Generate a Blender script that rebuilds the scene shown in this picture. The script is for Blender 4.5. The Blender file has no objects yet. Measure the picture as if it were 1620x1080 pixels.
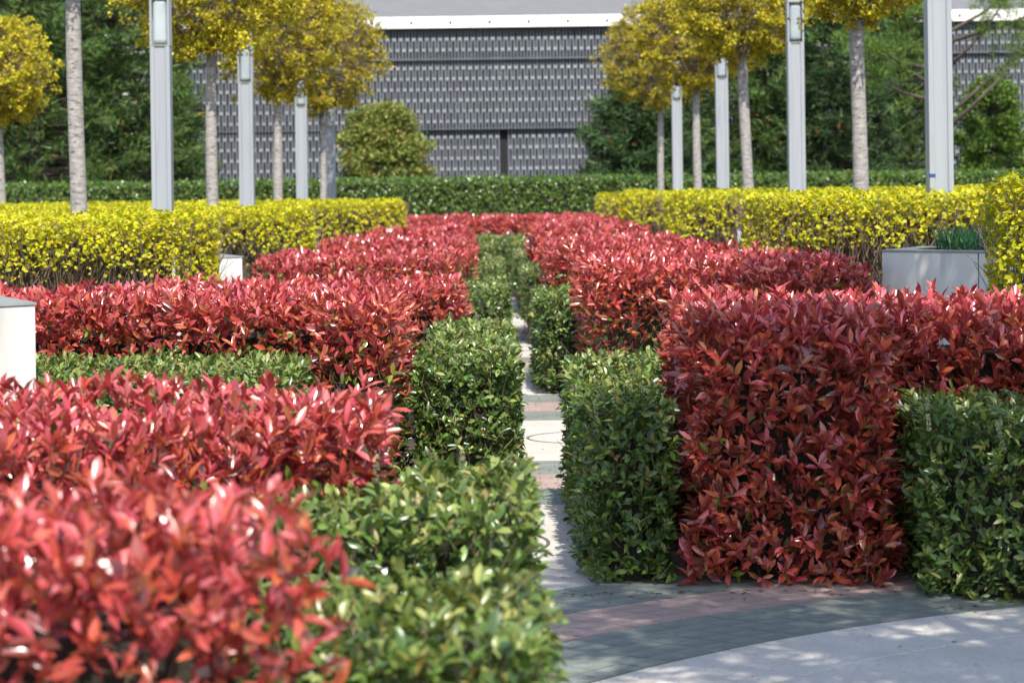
import bpy, math, random
import numpy as np
from mathutils import Matrix, Vector

R = math.radians
rng = np.random.default_rng(7)
random.seed(7)
scene = bpy.context.scene
col = scene.collection

# ------------------------------------------------------------------ camera
cam_d = bpy.data.cameras.new('camera')
cam = bpy.data.objects.new('camera', cam_d)
col.objects.link(cam)
cam_d.sensor_width = 36.0
cam_d.lens = 88.89
cam_d.shift_x = 30 / 1620
cam_d.shift_y = -240 / 1620
cam_d.clip_start = 0.1
cam_d.clip_end = 2000
cam.matrix_world = Matrix.Translation((0, 0, 1.7)) @ Matrix.Rotation(R(90), 4, 'X') @ Matrix.Rotation(-0.0135, 4, 'Z')
cam_d.dof.use_dof = True
cam_d.dof.focus_distance = 13.0
cam_d.dof.aperture_fstop = 5.0
scene.camera = cam

# ------------------------------------------------------------------ sky, sun, exposure
SUN_AZ, SUN_EL = 173.0, 50.0          # azimuth clockwise from +Y: behind the camera, a little to the right
world = bpy.data.worlds.new('World')
scene.world = world
world.use_nodes = True
wn = world.node_tree
bg = wn.nodes['Background']
sky = wn.nodes.new('ShaderNodeTexSky')
sky.sky_type = 'NISHITA'
sky.sun_disc = False
sky.sun_elevation = R(SUN_EL)
sky.sun_rotation = R(SUN_AZ)
wn.links.new(sky.outputs[0], bg.inputs[0])
bg.inputs[1].default_value = 0.15
sun_d = bpy.data.lights.new('sun', 'SUN')
sun_d.energy = 4.3
sun_d.angle = R(0.53)
sun_d.color = (1.0, 0.95, 0.87)
sun = bpy.data.objects.new('sun', sun_d)
col.objects.link(sun)
sv = Vector((math.sin(R(SUN_AZ)) * math.cos(R(SUN_EL)), math.cos(R(SUN_AZ)) * math.cos(R(SUN_EL)), math.sin(R(SUN_EL))))
sun.rotation_euler = sv.to_track_quat('Z', 'Y').to_euler()
sun.location = (6, -20, 25)
scene.view_settings.view_transform = 'Standard'
scene.view_settings.look = 'None'
scene.view_settings.gamma = 1
scene.view_settings.exposure = 0.85
scene.view_settings.use_curve_mapping = False
scene.cycles.max_bounces = 8
scene.cycles.use_denoising = True


# ------------------------------------------------------------------ materials
def new_mat(name):
    m = bpy.data.materials.new(name)
    m.use_nodes = True
    nt = m.node_tree
    return m, nt, nt.nodes['Principled BSDF'], nt.nodes['Material Output']


def noise_mat(name, c1, c2, scale=8.0, rough=0.7, bump=0.0, detail=6.0, stretch=(1, 1, 1), spec=0.5, c3=None, scale3=60.0, bdist=0.01, metallic=0.0):
    m, nt, b, out = new_mat(name)
    tc = nt.nodes.new('ShaderNodeTexCoord')
    mp = nt.nodes.new('ShaderNodeMapping')
    mp.inputs['Scale'].default_value = stretch
    nt.links.new(tc.outputs['Object'], mp.inputs[0])
    n = nt.nodes.new('ShaderNodeTexNoise')
    n.inputs['Scale'].default_value = scale
    n.inputs['Detail'].default_value = detail
    n.inputs['Roughness'].default_value = 0.65
    nt.links.new(mp.outputs[0], n.inputs['Vector'])
    r = nt.nodes.new('ShaderNodeValToRGB')
    r.color_ramp.elements[0].position = 0.3
    r.color_ramp.elements[1].position = 0.7
    r.color_ramp.elements[0].color = (*c1, 1)
    r.color_ramp.elements[1].color = (*c2, 1)
    nt.links.new(n.outputs[0], r.inputs[0])
    colour = r.outputs[0]
    if c3 is not None:
        n3 = nt.nodes.new('ShaderNodeTexNoise')
        n3.inputs['Scale'].default_value = scale3
        n3.inputs['Detail'].default_value = 3
        nt.links.new(mp.outputs[0], n3.inputs['Vector'])
        r3 = nt.nodes.new('ShaderNodeValToRGB')
        r3.color_ramp.elements[0].position = 0.55
        r3.color_ramp.elements[1].position = 0.72
        nt.links.new(n3.outputs[0], r3.inputs[0])
        mx = nt.nodes.new('ShaderNodeMix')
        mx.data_type = 'RGBA'
        mx.inputs[7].default_value = (*c3, 1)
        nt.links.new(r3.outputs[0], mx.inputs[0])
        nt.links.new(colour, mx.inputs[6])
        colour = mx.outputs[2]
    nt.links.new(colour, b.inputs['Base Color'])
    b.inputs['Roughness'].default_value = rough
    b.inputs['Specular IOR Level'].default_value = spec
    b.inputs['Metallic'].default_value = metallic
    if bump:
        bp = nt.nodes.new('ShaderNodeBump')
        bp.inputs['Strength'].default_value = bump
        bp.inputs['Distance'].default_value = bdist
        nt.links.new(n.outputs[0], bp.inputs['Height'])
        nt.links.new(bp.outputs[0], b.inputs['Normal'])
    return m


def leaf_mat(name, rough=0.35, trans=0.3, spec=0.5, tboost=(1.0, 1.0, 1.0), coat=0.0):
    """Leaf colour comes from the per-leaf attribute; thin-sheet translucency on top."""
    m, nt, b, out = new_mat(name)
    at = nt.nodes.new('ShaderNodeAttribute')
    at.attribute_name = 'leafcol'
    nt.links.new(at.outputs['Color'], b.inputs['Base Color'])
    b.inputs['Roughness'].default_value = rough
    b.inputs['Specular IOR Level'].default_value = spec
    b.inputs['Coat Weight'].default_value = coat
    b.inputs['Coat Roughness'].default_value = 0.22
    tr = nt.nodes.new('ShaderNodeBsdfTranslucent')
    mul = nt.nodes.new('ShaderNodeMix')
    mul.data_type = 'RGBA'
    mul.blend_type = 'MULTIPLY'
    mul.inputs[0].default_value = 1.0
    mul.inputs[7].default_value = (*tboost, 1)
    nt.links.new(at.outputs['Color'], mul.inputs[6])
    nt.links.new(mul.outputs[2], tr.inputs['Color'])
    mx = nt.nodes.new('ShaderNodeMixShader')
    mx.inputs[0].default_value = trans
    nt.links.new(b.outputs[0], mx.inputs[1])
    nt.links.new(tr.outputs[0], mx.inputs[2])
    nt.links.new(mx.outputs[0], out.inputs['Surface'])
    return m


M = {}
M['red_leaf'] = leaf_mat('red_leaf', 0.3, 0.32, 0.7, (1.0, 0.8, 0.5), coat=0.85)
M['green_leaf'] = leaf_mat('green_leaf', 0.32, 0.25, 0.5, (1.0, 1.0, 0.5), coat=0.15)
M['yellow_leaf'] = leaf_mat('yellow_leaf', 0.5, 0.42, 0.35)
M['blossom'] = leaf_mat('blossom', 0.6, 0.35, 0.25)
M['needle'] = leaf_mat('needle', 0.55, 0.2, 0.3)
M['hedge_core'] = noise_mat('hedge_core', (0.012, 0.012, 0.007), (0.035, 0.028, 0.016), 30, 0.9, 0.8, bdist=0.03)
M['twig'] = noise_mat('twig', (0.13, 0.09, 0.06), (0.26, 0.19, 0.13), 20, 0.85)
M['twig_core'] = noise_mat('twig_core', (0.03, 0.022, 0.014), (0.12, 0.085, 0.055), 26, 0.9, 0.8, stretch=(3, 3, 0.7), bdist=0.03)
M['bark'] = noise_mat('bark', (0.17, 0.155, 0.14), (0.37, 0.345, 0.32), 5, 0.85, 0.5, stretch=(2.5, 2.5, 7), c3=(0.10, 0.085, 0.07), scale3=5.5)
M['dark_bark'] = noise_mat('dark_bark', (0.05, 0.037, 0.028), (0.13, 0.10, 0.08), 6, 0.9, 0.5)
M['soil'] = noise_mat('soil', (0.025, 0.018, 0.012), (0.07, 0.052, 0.037), 9, 0.95, 0.6, c3=(0.10, 0.07, 0.045), scale3=45)
M['concrete_paving'] = noise_mat('concrete_paving', (0.45, 0.41, 0.355), (0.58, 0.535, 0.47), 2.2, 0.75, 0.15, c3=(0.34, 0.315, 0.275), scale3=60)
M['green_paver'] = noise_mat('green_paver', (0.125, 0.14, 0.12), (0.22, 0.24, 0.205), 4.5, 0.7, 0.3, c3=(0.22, 0.235, 0.20), scale3=70)
M['red_paver'] = noise_mat('red_paver', (0.27, 0.185, 0.16), (0.39, 0.29, 0.25), 4.5, 0.7, 0.3, c3=(0.46, 0.32, 0.26), scale3=70)
M['joint'] = noise_mat('joint', (0.07, 0.065, 0.05), (0.14, 0.125, 0.10), 40, 0.95)
M['planter_concrete'] = noise_mat('planter_concrete', (0.52, 0.50, 0.46), (0.66, 0.64, 0.60), 2.5, 0.6, 0.1, stretch=(1.5, 1.5, 0.25), c3=(0.40, 0.385, 0.35), scale3=4.5)
M['planter_cap'] = noise_mat('planter_cap', (0.20, 0.21, 0.20), (0.30, 0.305, 0.28), 8, 0.3)
M['pole_metal'] = noise_mat('pole_metal', (0.25, 0.265, 0.285), (0.29, 0.305, 0.325), 1.2, 0.42, stretch=(6, 6, 0.3), c3=(0.23, 0.24, 0.255), scale3=4)
M['lamp_white'] = noise_mat('lamp_white', (0.38, 0.40, 0.41), (0.46, 0.47, 0.48), 5, 0.5)
M['lamp_dirt'] = noise_mat('lamp_dirt', (0.16, 0.16, 0.15), (0.30, 0.30, 0.28), 20, 0.7)
M['fascia'] = noise_mat('fascia', (0.78, 0.76, 0.70), (0.84, 0.82, 0.77), 1.5, 0.5)
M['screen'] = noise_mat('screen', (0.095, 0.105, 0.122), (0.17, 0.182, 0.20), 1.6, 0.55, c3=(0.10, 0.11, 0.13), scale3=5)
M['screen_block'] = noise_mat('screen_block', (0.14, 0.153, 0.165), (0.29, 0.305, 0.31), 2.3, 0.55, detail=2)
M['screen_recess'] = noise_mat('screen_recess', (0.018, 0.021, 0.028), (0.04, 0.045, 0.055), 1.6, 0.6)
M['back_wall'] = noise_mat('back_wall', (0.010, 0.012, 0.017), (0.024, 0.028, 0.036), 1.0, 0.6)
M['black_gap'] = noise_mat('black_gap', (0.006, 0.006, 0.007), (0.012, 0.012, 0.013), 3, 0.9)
M['roof_grey'] = noise_mat('roof_grey', (0.12, 0.12, 0.12), (0.165, 0.165, 0.165), 1.5, 0.8, 0.2, stretch=(1, 6, 1))
M['blue_tape'] = noise_mat('blue_tape', (0.015, 0.035, 0.16), (0.02, 0.05, 0.22), 30, 0.5)

m, nt, b, out = new_mat('lantern_glass')
gl = nt.nodes.new('ShaderNodeBsdfGlossy')
gl.inputs['Roughness'].default_value = 0.08
gl.inputs['Color'].default_value = (0.9, 0.93, 0.95, 1)
tp = nt.nodes.new('ShaderNodeBsdfTransparent')
tp.inputs['Color'].default_value = (0.93, 0.95, 0.96, 1)
mx = nt.nodes.new('ShaderNodeMixShader')
mx.inputs[0].default_value = 0.06
nt.links.new(tp.outputs[0], mx.inputs[1])
nt.links.new(gl.outputs[0], mx.inputs[2])
nt.links.new(mx.outputs[0], out.inputs['Surface'])
M['lantern_glass'] = m


# ------------------------------------------------------------------ object helpers
def link(o, parent=None):
    col.objects.link(o)
    if parent is not None:
        o.parent = parent
    return o


def tag(o, label=None, cat=None, group=None, kind=None):
    if label:
        o['label'] = label
    if cat:
        o['category'] = cat
    if group:
        o['group'] = group
    if kind:
        o['kind'] = kind
    return o


def empty(name, loc, label, cat, group=None):
    o = bpy.data.objects.new(name, None)
    o.empty_display_size = 0.2
    o.location = loc
    link(o)
    return tag(o, label, cat, group)


def set_parent_keep(o, parent):
    """parts are built in world coordinates: undo the parent's plain translation"""
    if parent is not None:
        o.parent = parent
        o.matrix_parent_inverse = Matrix.Translation(-parent.location)


def np_mesh(name, V, F, C=None, smooth=False):
    """V (n,3); F (m,k) with one face size; C (n,3) colours per vertex"""
    V = np.ascontiguousarray(V, dtype=np.float32)
    F = np.ascontiguousarray(F, dtype=np.int32)
    me = bpy.data.meshes.new(name)
    k = F.shape[1]
    me.vertices.add(len(V))
    me.vertices.foreach_set('co', V.ravel())
    me.loops.add(F.size)
    me.loops.foreach_set('vertex_index', F.ravel())
    me.polygons.add(len(F))
    me.polygons.foreach_set('loop_start', np.arange(0, F.size, k, dtype=np.int32))
    me.polygons.foreach_set('loop_total', np.full(len(F), k, dtype=np.int32))
    if smooth:
        me.polygons.foreach_set('use_smooth', np.ones(len(F), dtype=bool))
    if C is not None:
        a = me.attributes.new('leafcol', 'FLOAT_COLOR', 'POINT')
        C4 = np.ones((len(V), 4), dtype=np.float32)
        C4[:, :3] = C
        a.data.foreach_set('color', C4.ravel())
    me.update(calc_edges=True)
    return me


def add(name, me, mat, parent=None, kind=None):
    o = bpy.data.objects.new(name, me)
    if mat is not None and not me.materials:
        me.materials.append(mat)
    col.objects.link(o)
    set_parent_keep(o, parent)
    if kind:
        o['kind'] = kind
    return o


class MB:
    """collects polygons for one mesh"""
    def __init__(self):
        self.v, self.f = [], []

    def prism(self, pts, z0, z1):
        n, k = len(self.v), len(pts)
        self.v += [(x, y, z0) for x, y in pts] + [(x, y, z1) for x, y in pts]
        self.f.append(tuple(n + i for i in reversed(range(k))))
        self.f.append(tuple(n + k + i for i in range(k)))
        for i in range(k):
            j = (i + 1) % k
            self.f.append((n + i, n + j, n + k + j, n + k + i))
        return self

    def box(self, x0, x1, y0, y1, z0, z1):
        return self.prism([(x0, y0), (x1, y0), (x1, y1), (x0, y1)], z0, z1)

    def tube(self, pts, radii, n=8, cap=True):
        base = len(self.v)
        pts = [Vector(p) for p in pts]
        for i, p in enumerate(pts):
            d = (pts[min(i + 1, len(pts) - 1)] - pts[max(i - 1, 0)]).normalized()
            a = d.cross(Vector((0, 1, 0.01)))
            if a.length < 0.05:
                a = d.cross(Vector((1, 0, 0)))
            a.normalize()
            b2 = d.cross(a)
            for k in range(n):
                t = 2 * math.pi * k / n
                q = p + (a * math.cos(t) + b2 * math.sin(t)) * radii[i]
                self.v.append(tuple(q))
        for i in range(len(pts) - 1):
            for k in range(n):
                k2 = (k + 1) % n
                self.f.append((base + i * n + k, base + i * n + k2, base + (i + 1) * n + k2, base + (i + 1) * n + k))
        if cap:
            self.f.append(tuple(base + k for k in reversed(range(n))))
            self.f.append(tuple(base + (len(pts) - 1) * n + k for k in range(n)))
        return self

    def build(self, name, mat, parent=None, kind=None, smooth=False, bevel=0.0):
        me = bpy.data.meshes.new(name)
        me.from_pydata(self.v, [], self.f)
        me.update()
        if smooth:
            for p in me.polygons:
                p.use_smooth = True
        o = add(name, me, mat, parent, kind)
        if bevel:
            md = o.modifiers.new('bevel', 'BEVEL')
            md.width = bevel
            md.segments = 2
            md.limit_method = 'ANGLE'
        return o


# ------------------------------------------------------------------ leaves
def tpl_detailed(w=0.29, fold=0.08, bend=0.10):
    """leaf along +Y, one unit long: folded along the midrib, tip bending back"""
    ys = [0.12, 0.36, 0.62, 0.84]
    ws = [0.35, 0.90, 1.0, 0.55]
    V = [(0, 0, 0)]
    for y, q in zip(ys, ws):
        z = -bend * y * y * 1.6
        V += [(-w * 0.5 * q, y, z + fold * q), (0, y, z), (w * 0.5 * q, y, z + fold * q)]
    V.append((0, 1, -bend * 1.6))
    F = [(0, 2, 1), (0, 3, 2)]
    for i in range(3):
        a = 1 + 3 * i
        F += [(a, a + 1, a + 4), (a, a + 4, a + 3), (a + 1, a + 2, a + 5), (a + 1, a + 5, a + 4)]
    F += [(10, 11, 13), (11, 12, 13)]
    return np.array(V), np.array(F)


def tpl_simple(w=0.36, fold=0.09, bend=0.1, wide=0.55):
    V = [(0, 0, 0), (-w / 2, wide, fold - bend * 0.3), (0, wide, -bend * 0.3), (w / 2, wide, fold - bend * 0.3), (0, 1, -bend)]
    F = [(0, 2, 1), (0, 3, 2), (1, 2, 4), (2, 3, 4)]
    return np.array(V), np.array(F)


def tpl_round(w=0.8, fold=0.08):
    V = [(0, 0, 0), (-w / 2, 0.45, fold), (w / 2, 0.45, fold), (-w * 0.33, 0.85, fold * 0.5), (w * 0.33, 0.85, fold * 0.5), (0, 1.0, -0.05), (0, 0.5, -0.03)]
    F = [(0, 6, 1), (0, 2, 6), (1, 6, 3), (6, 2, 4), (3, 6, 5), (6, 4, 5)]
    return np.array(V), np.array(F)


def tpl_kite(w=0.5, fold=0.06, bend=0.1, wide=0.5):
    V = [(0, 0, 0), (-w / 2, wide, fold), (w / 2, wide, fold), (0, 1, -bend)]
    return np.array(V), np.array([(0, 2, 1), (1, 2, 3)])


def tpl_tri(w, skew=0.1):
    return np.array([(-w / 2, 0.0, 0.0), (w / 2, skew, 0.02), (0, 1, -0.1)]), np.array([(0, 1, 2)])


def tpl_lance(w=0.31, fold=0.085, bend=0.12):
    """six faces round a sunken midrib point"""
    V = [(0, 0, 0), (-w * 0.44, 0.34, fold), (w * 0.44, 0.34, fold), (-w * 0.46, 0.70, fold * 0.8 - bend * 0.4), (w * 0.46, 0.70, fold * 0.8 - bend * 0.4), (0, 1, -bend), (0, 0.5, -0.01)]
    F = [(0, 6, 1), (0, 2, 6), (1, 6, 3), (6, 2, 4), (3, 6, 5), (6, 4, 5)]
    return np.array(V), np.array(F)


TPL = {'tri_needle': tpl_tri(0.10, 0.0), 'tri_tuft': tpl_tri(0.95, 0.25), 'lance': tpl_lance(), 'lance_green': tpl_lance(0.38, 0.06, 0.14), 'kite': tpl_kite(0.40), 'kite_round': tpl_kite(0.85, 0.05, 0.05, 0.52), 'kite_tuft': tpl_kite(0.85, 0.12, 0.2, 0.55),
       'kite_needle': tpl_kite(0.10, 0.012, 0.12, 0.4), 'detailed': tpl_detailed(), 'narrow_detailed': tpl_detailed(0.36, 0.07, 0.12), 'simple': tpl_simple(), 'round': tpl_round(),
       'needle': tpl_simple(0.075, 0.015, 0.12, 0.4), 'tuft': tpl_simple(0.75, 0.12, 0.2, 0.6), 'blade': tpl_simple(0.035, 0.006, 0.35, 0.3)}


def norm(a):
    return a / np.maximum(np.linalg.norm(a, axis=-1, keepdims=True), 1e-9)


def frames(D, U):
    y = norm(D)
    x = np.cross(y, U)
    bad = np.linalg.norm(x, axis=1) < 1e-3
    x[bad] = np.cross(y[bad], np.array([1.0, 0.3, 0.2]))
    x = norm(x)
    z = np.cross(x, y)
    return x, y, z


def leaves_mesh(name, tpl, P, D, U, L, Wf, C, smooth=True):
    tv, tf = TPL[tpl]
    x, y, z = frames(D, U)
    V = (P[:, None, :] + L[:, None, None] * (tv[None, :, 0:1] * Wf[:, None, None] * x[:, None, :] + tv[None, :, 1:2] * y[:, None, :]
                                            + tv[None, :, 2:3] * z[:, None, :]))
    n, k = len(P), len(tv)
    F = (tf[None] + (np.arange(n) * k)[:, None, None]).reshape(-1, 3)
    Cc = np.repeat(C, k, axis=0)
    return np_mesh(name, V.reshape(-1, 3), F, Cc, smooth)


def sines(P, seed, f=1.0):
    r = np.random.default_rng(seed)
    s = np.zeros(len(P))
    for i in range(7):
        k = r.normal(size=3) * f * (1.0 + 0.6 * i)
        s += np.sin(P @ k + r.uniform(0, 6.28)) / (1 + 0.5 * i)
    return s / 2.6


def inside(poly, x, y):
    c = np.zeros(len(x), dtype=bool)
    n = len(poly)
    for i in range(n):
        x1, y1 = poly[i]
        x2, y2 = poly[(i + 1) % n]
        t = (y1 > y) != (y2 > y)
        xi = (x2 - x1) * (y - y1) / (y2 - y1 + 1e-12) + x1
        c ^= t & (x < xi)
    return c


def poly_ccw(poly):
    a = sum(poly[i][0] * poly[(i + 1) % len(poly)][1] - poly[(i + 1) % len(poly)][0] * poly[i][1] for i in range(len(poly)))
    return list(poly) if a > 0 else list(reversed(poly))


def inset(poly, d):
    poly = poly_ccw(poly)
    out, n = [], len(poly)
    for i in range(n):
        p0, p1, p2 = (Vector(poly[i - 1]), Vector(poly[i]), Vector(poly[(i + 1) % n]))
        e1, e2 = (p1 - p0).normalized(), (p2 - p1).normalized()
        n1, n2 = Vector((-e1.y, e1.x)), Vector((-e2.y, e2.x))
        bis = n1 + n2
        if bis.length < 1e-3:
            bis = n1
        bis.normalize()
        out.append(tuple(p1 + bis * (d / max(0.45, bis.dot(n1)))))
    return out


def spread(k, r, amount=0.35):
    """k evenly spread, slightly shaken points of the unit square"""
    i = np.arange(k) + r.integers(0, 5000)
    j = amount / max(1.0, math.sqrt(max(k, 1)))
    u = (i * 0.7548776662 + r.normal(0, j, k)) % 1.0
    v = (i * 0.5698402910 + r.normal(0, j, k)) % 1.0
    return u, v


def thickness(poly):
    n = len(poly)
    a = abs(sum(poly[i][0] * poly[(i + 1) % n][1] - poly[(i + 1) % n][0] * poly[i][1] for i in range(n))) / 2
    p = sum(math.hypot(poly[i][0] - poly[(i + 1) % n][0], poly[i][1] - poly[(i + 1) % n][1]) for i in range(n))
    return 2 * a / p


def surface_samples(poly, h, per_m2, zmin=0.03, back=0.35, top_k=1.0, seed=0):
    """points and outward normals over the top and the sides of a clipped hedge"""
    r = np.random.default_rng(seed)
    poly = poly_ccw(poly)
    P, N, S = [], [], []
    xs, ys = [p[0] for p in poly], [p[1] for p in poly]
    area = (max(xs) - min(xs)) * (max(ys) - min(ys))
    k = int(area * per_m2 * top_k)
    u, v = spread(k, r)
    x = min(xs) + u * (max(xs) - min(xs))
    y = min(ys) + v * (max(ys) - min(ys))
    ok = inside(poly, x, y)
    x, y = x[ok], y[ok]
    P.append(np.stack([x, y, np.full(len(x), h)], 1))
    N.append(np.tile([0.0, 0, 1], (len(x), 1)))
    S.append(np.zeros(len(x)))
    n = len(poly)
    for i in range(n):
        a, b_ = np.array(poly[i]), np.array(poly[(i + 1) % n])
        e = b_ - a
        ln = np.linalg.norm(e)
        nn = np.array([e[1], -e[0]]) / ln
        mid = (a + b_) / 2
        facing = -(nn @ (mid / np.linalg.norm(mid)))
        dens = per_m2 * (1.0 if facing > -0.15 else back)
        k = int(ln * (h - zmin) * dens)
        t, z = spread(k, r)
        z = zmin + z * (h - zmin)
        q = a[None] + e[None] * t[:, None]
        P.append(np.stack([q[:, 0], q[:, 1], z], 1))
        N.append(np.tile([nn[0], nn[1], 0.0], (k, 1)))
        S.append(np.ones(k))
    return np.concatenate(P), np.concatenate(N), np.concatenate(S)


def pal(cols, w, n, r, jitter=0.18):
    cols = np.array(cols)
    i = r.choice(len(cols), n, p=np.array(w) / sum(w))
    c = cols[i] * (1 + r.normal(0, jitter, (n, 1)))
    c = c * (1 + r.normal(0, 0.06, (n, 3)))
    return np.clip(c, 0.002, 0.9)


RED = ([(0.54, 0.082, 0.090), (0.64, 0.145, 0.150), (0.43, 0.055, 0.068), (0.62, 0.145, 0.085), (0.30, 0.06, 0.052)], [34, 28, 18, 14, 6])  # top leaves: pink lift puts some of their gloss highlight into the colour
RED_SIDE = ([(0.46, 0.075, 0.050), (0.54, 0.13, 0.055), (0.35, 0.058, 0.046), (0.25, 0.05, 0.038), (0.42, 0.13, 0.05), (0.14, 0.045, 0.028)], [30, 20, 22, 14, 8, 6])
OLD = ([(0.091, 0.156, 0.019), (0.182, 0.247, 0.026), (0.390, 0.091, 0.026), (0.065, 0.098, 0.019), (0.286, 0.195, 0.026)], [35, 25, 14, 18, 8])
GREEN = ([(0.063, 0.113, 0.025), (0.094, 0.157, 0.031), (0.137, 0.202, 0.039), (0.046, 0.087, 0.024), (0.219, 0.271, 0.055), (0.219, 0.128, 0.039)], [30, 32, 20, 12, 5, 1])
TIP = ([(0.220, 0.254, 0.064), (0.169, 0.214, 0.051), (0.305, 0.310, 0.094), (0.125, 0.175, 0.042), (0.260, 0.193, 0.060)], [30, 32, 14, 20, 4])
YELLOW = ([(0.58, 0.53, 0.014), (0.50, 0.49, 0.018), (0.64, 0.55, 0.016), (0.38, 0.41, 0.025), (0.54, 0.47, 0.014)], [32, 26, 15, 20, 7])
FAR = ([(0.053, 0.102, 0.019), (0.084, 0.158, 0.023), (0.142, 0.222, 0.032), (0.213, 0.276, 0.053)], [34, 36, 22, 8])


def grow(kind, poly, h, seed, density, nleaf, leaf_len, zmin=0.04, depth=0.10, wob=0.03, low_green=0.0, low_line=0.55, top_k=1.0, back=0.15, thin=0.0, side_mix=0.75):
    """leaf positions, directions, lengths and colours of one clipped hedge"""
    r = np.random.default_rng(seed)
    P, N, S = surface_samples(poly, h, density, zmin, back, top_k, seed)
    n = len(P)
    wobble = sines(P, seed + 5, 3.2) * wob + sines(P, seed + 9, 9.0) * wob * 0.6
    depth_in = r.exponential(depth * 0.45, n).clip(0, depth * 2.2)
    P = P + N * (wobble - depth_in)[:, None]
    # soften the clipped upper edge
    edge_d = np.full(n, 9.0)
    pp = poly_ccw(poly)
    for i in range(len(pp)):
        a, e = np.array(pp[i]), np.array(pp[(i + 1) % len(pp)]) - np.array(pp[i])
        t = np.clip(((P[:, :2] - a) @ e) / (e @ e), 0, 1)
        edge_d = np.minimum(edge_d, np.linalg.norm(P[:, :2] - a - t[:, None] * e, axis=1))
    rs, rk = (0.06, 0.5) if kind == 'green' else (0.11, 1.0)
    P[:, 2] -= np.where(S == 0, rk * 0.06 * np.clip(1 - edge_d / rs, 0, 1) ** 2, 0)
    P -= N * np.where(S == 1, rk * 0.05 * np.clip(1 - (h - P[:, 2]) / rs, 0, 1) ** 2, 0)[:, None]
    if kind == 'red':
        tall = r.random(n) < 0.10
        P[:, 2] += np.where((S == 0) & tall, r.uniform(0.0, 0.05, n), 0)
        axis = norm(N * 0.9 + np.array([0, 0, 0.75]) + r.normal(0, 0.30, (n, 3)))
        axis = norm(axis + np.where(S == 0, 0.5, 0.0)[:, None] * np.array([0, 0, 1.0]))
        lo, hi = 14, 60
    elif kind == 'green':
        axis = norm(N * 0.8 + np.array([0, 0, 0.75]) + r.normal(0, 0.45, (n, 3)))
        lo, hi = 25, 80
    else:
        axis = norm(N * 0.8 + np.array([0, 0, 0.6]) + r.normal(0, 0.55, (n, 3)))
        lo, hi = 40, 95
    rep = nleaf
    Pa = np.repeat(P, rep, 0)
    Ax = np.repeat(axis, rep, 0)
    Si = np.repeat(S, rep)
    Dp = np.repeat(depth_in, rep)
    m = len(Pa)
    rnd = r.normal(size=(m, 3))
    perp = norm(rnd - Ax * (rnd * Ax).sum(1, keepdims=True))
    ang = np.radians(r.uniform(lo, hi, m))
    D = norm(Ax * np.cos(ang)[:, None] + perp * np.sin(ang)[:, None])
    if kind == 'red':
        D[:, 2] -= np.where(Si == 1, 0.12, 0.0)
        D = norm(D)
    stem = r.uniform(-0.4, 0.25, m) * leaf_len * (0.8 if kind == 'red' else 1.1)
    Pl = Pa + Ax * stem[:, None]
    U = norm(Ax + r.normal(0, 0.35, (m, 3)))      # blade faces towards the shoot tip
    L = leaf_len * r.uniform(0.62, 1.18, m)
    W = r.uniform(0.8, 1.15, m)
    if kind == 'red':
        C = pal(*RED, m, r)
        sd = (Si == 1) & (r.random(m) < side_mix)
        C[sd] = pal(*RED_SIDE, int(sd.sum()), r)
        if low_green:
            zz = Pl[:, 2] / h
            edge = low_line + 0.10 * sines(Pl, seed + 31, 5.0)
            prob = np.where(Si == 1, np.clip((edge - zz) * 3.0, 0, 1) * low_green, 0.015)
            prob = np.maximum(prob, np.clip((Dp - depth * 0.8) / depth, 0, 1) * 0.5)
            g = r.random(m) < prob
            if thin:
                drop = (Si == 1) & (r.random(m) < np.clip((edge - 0.06 - zz) * 5.0, 0, 1) * thin)
                L[drop] = 0.0
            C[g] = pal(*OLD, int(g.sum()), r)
            L[g] *= 0.85
    elif kind == 'green':
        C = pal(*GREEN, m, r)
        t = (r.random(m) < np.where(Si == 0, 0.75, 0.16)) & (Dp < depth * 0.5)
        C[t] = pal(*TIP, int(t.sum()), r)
    elif kind == 'far':
        C = pal(*FAR, m, r)
    else:
        C = pal(*YELLOW, m, r, 0.14)
    ok = (Pl[:, 2] > 0.015) & (L > 0) & (Pl[:, 0] > -0.2 * Pl[:, 1] - 0.5) & (Pl[:, 0] < 0.212 * Pl[:, 1] + 0.5)
    return Pl[ok], D[ok], U[ok], L[ok], W[ok], C[ok], Dp[ok], Si[ok]


def twigs(name, A, B, rad, mat, parent, kind='stuff'):
    """thin three-sided sticks from A to B"""
    n = len(A)
    d = norm(B - A)
    a = norm(np.cross(d, np.array([0.3, 0.9, 0.2])))
    b2 = np.cross(d, a)
    V = np.zeros((n, 6, 3))
    for k in range(3):
        t = 2 * math.pi * k / 3
        off = a * math.cos(t) + b2 * math.sin(t)
        V[:, k] = A + off * rad[:, None]
        V[:, 3 + k] = B + off * rad[:, None] * 0.45
    f = np.array([(0, 1, 4, 3), (1, 2, 5, 4), (2, 0, 3, 5)])
    F = (f[None] + (np.arange(n) * 6)[:, None, None]).reshape(-1, 4)
    return add(name, np_mesh(name, V.reshape(-1, 3), F), mat, parent, kind)


LEAF_VARIANTS = {}


def leaf_variants(kind, tpl, colours, mat):
    key = (kind, tpl)
    if key not in LEAF_VARIANTS:
        out = []
        tv, tf = TPL[tpl]
        r = np.random.default_rng(3)
        for c in pal(*colours, 24, r):
            me = np_mesh('leaf', tv, tf, np.tile(c, (len(tv), 1)), True)
            me.materials.append(mat)
            out.append((c, me))
        LEAF_VARIANTS[key] = out
    return LEAF_VARIANTS[key]


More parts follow.
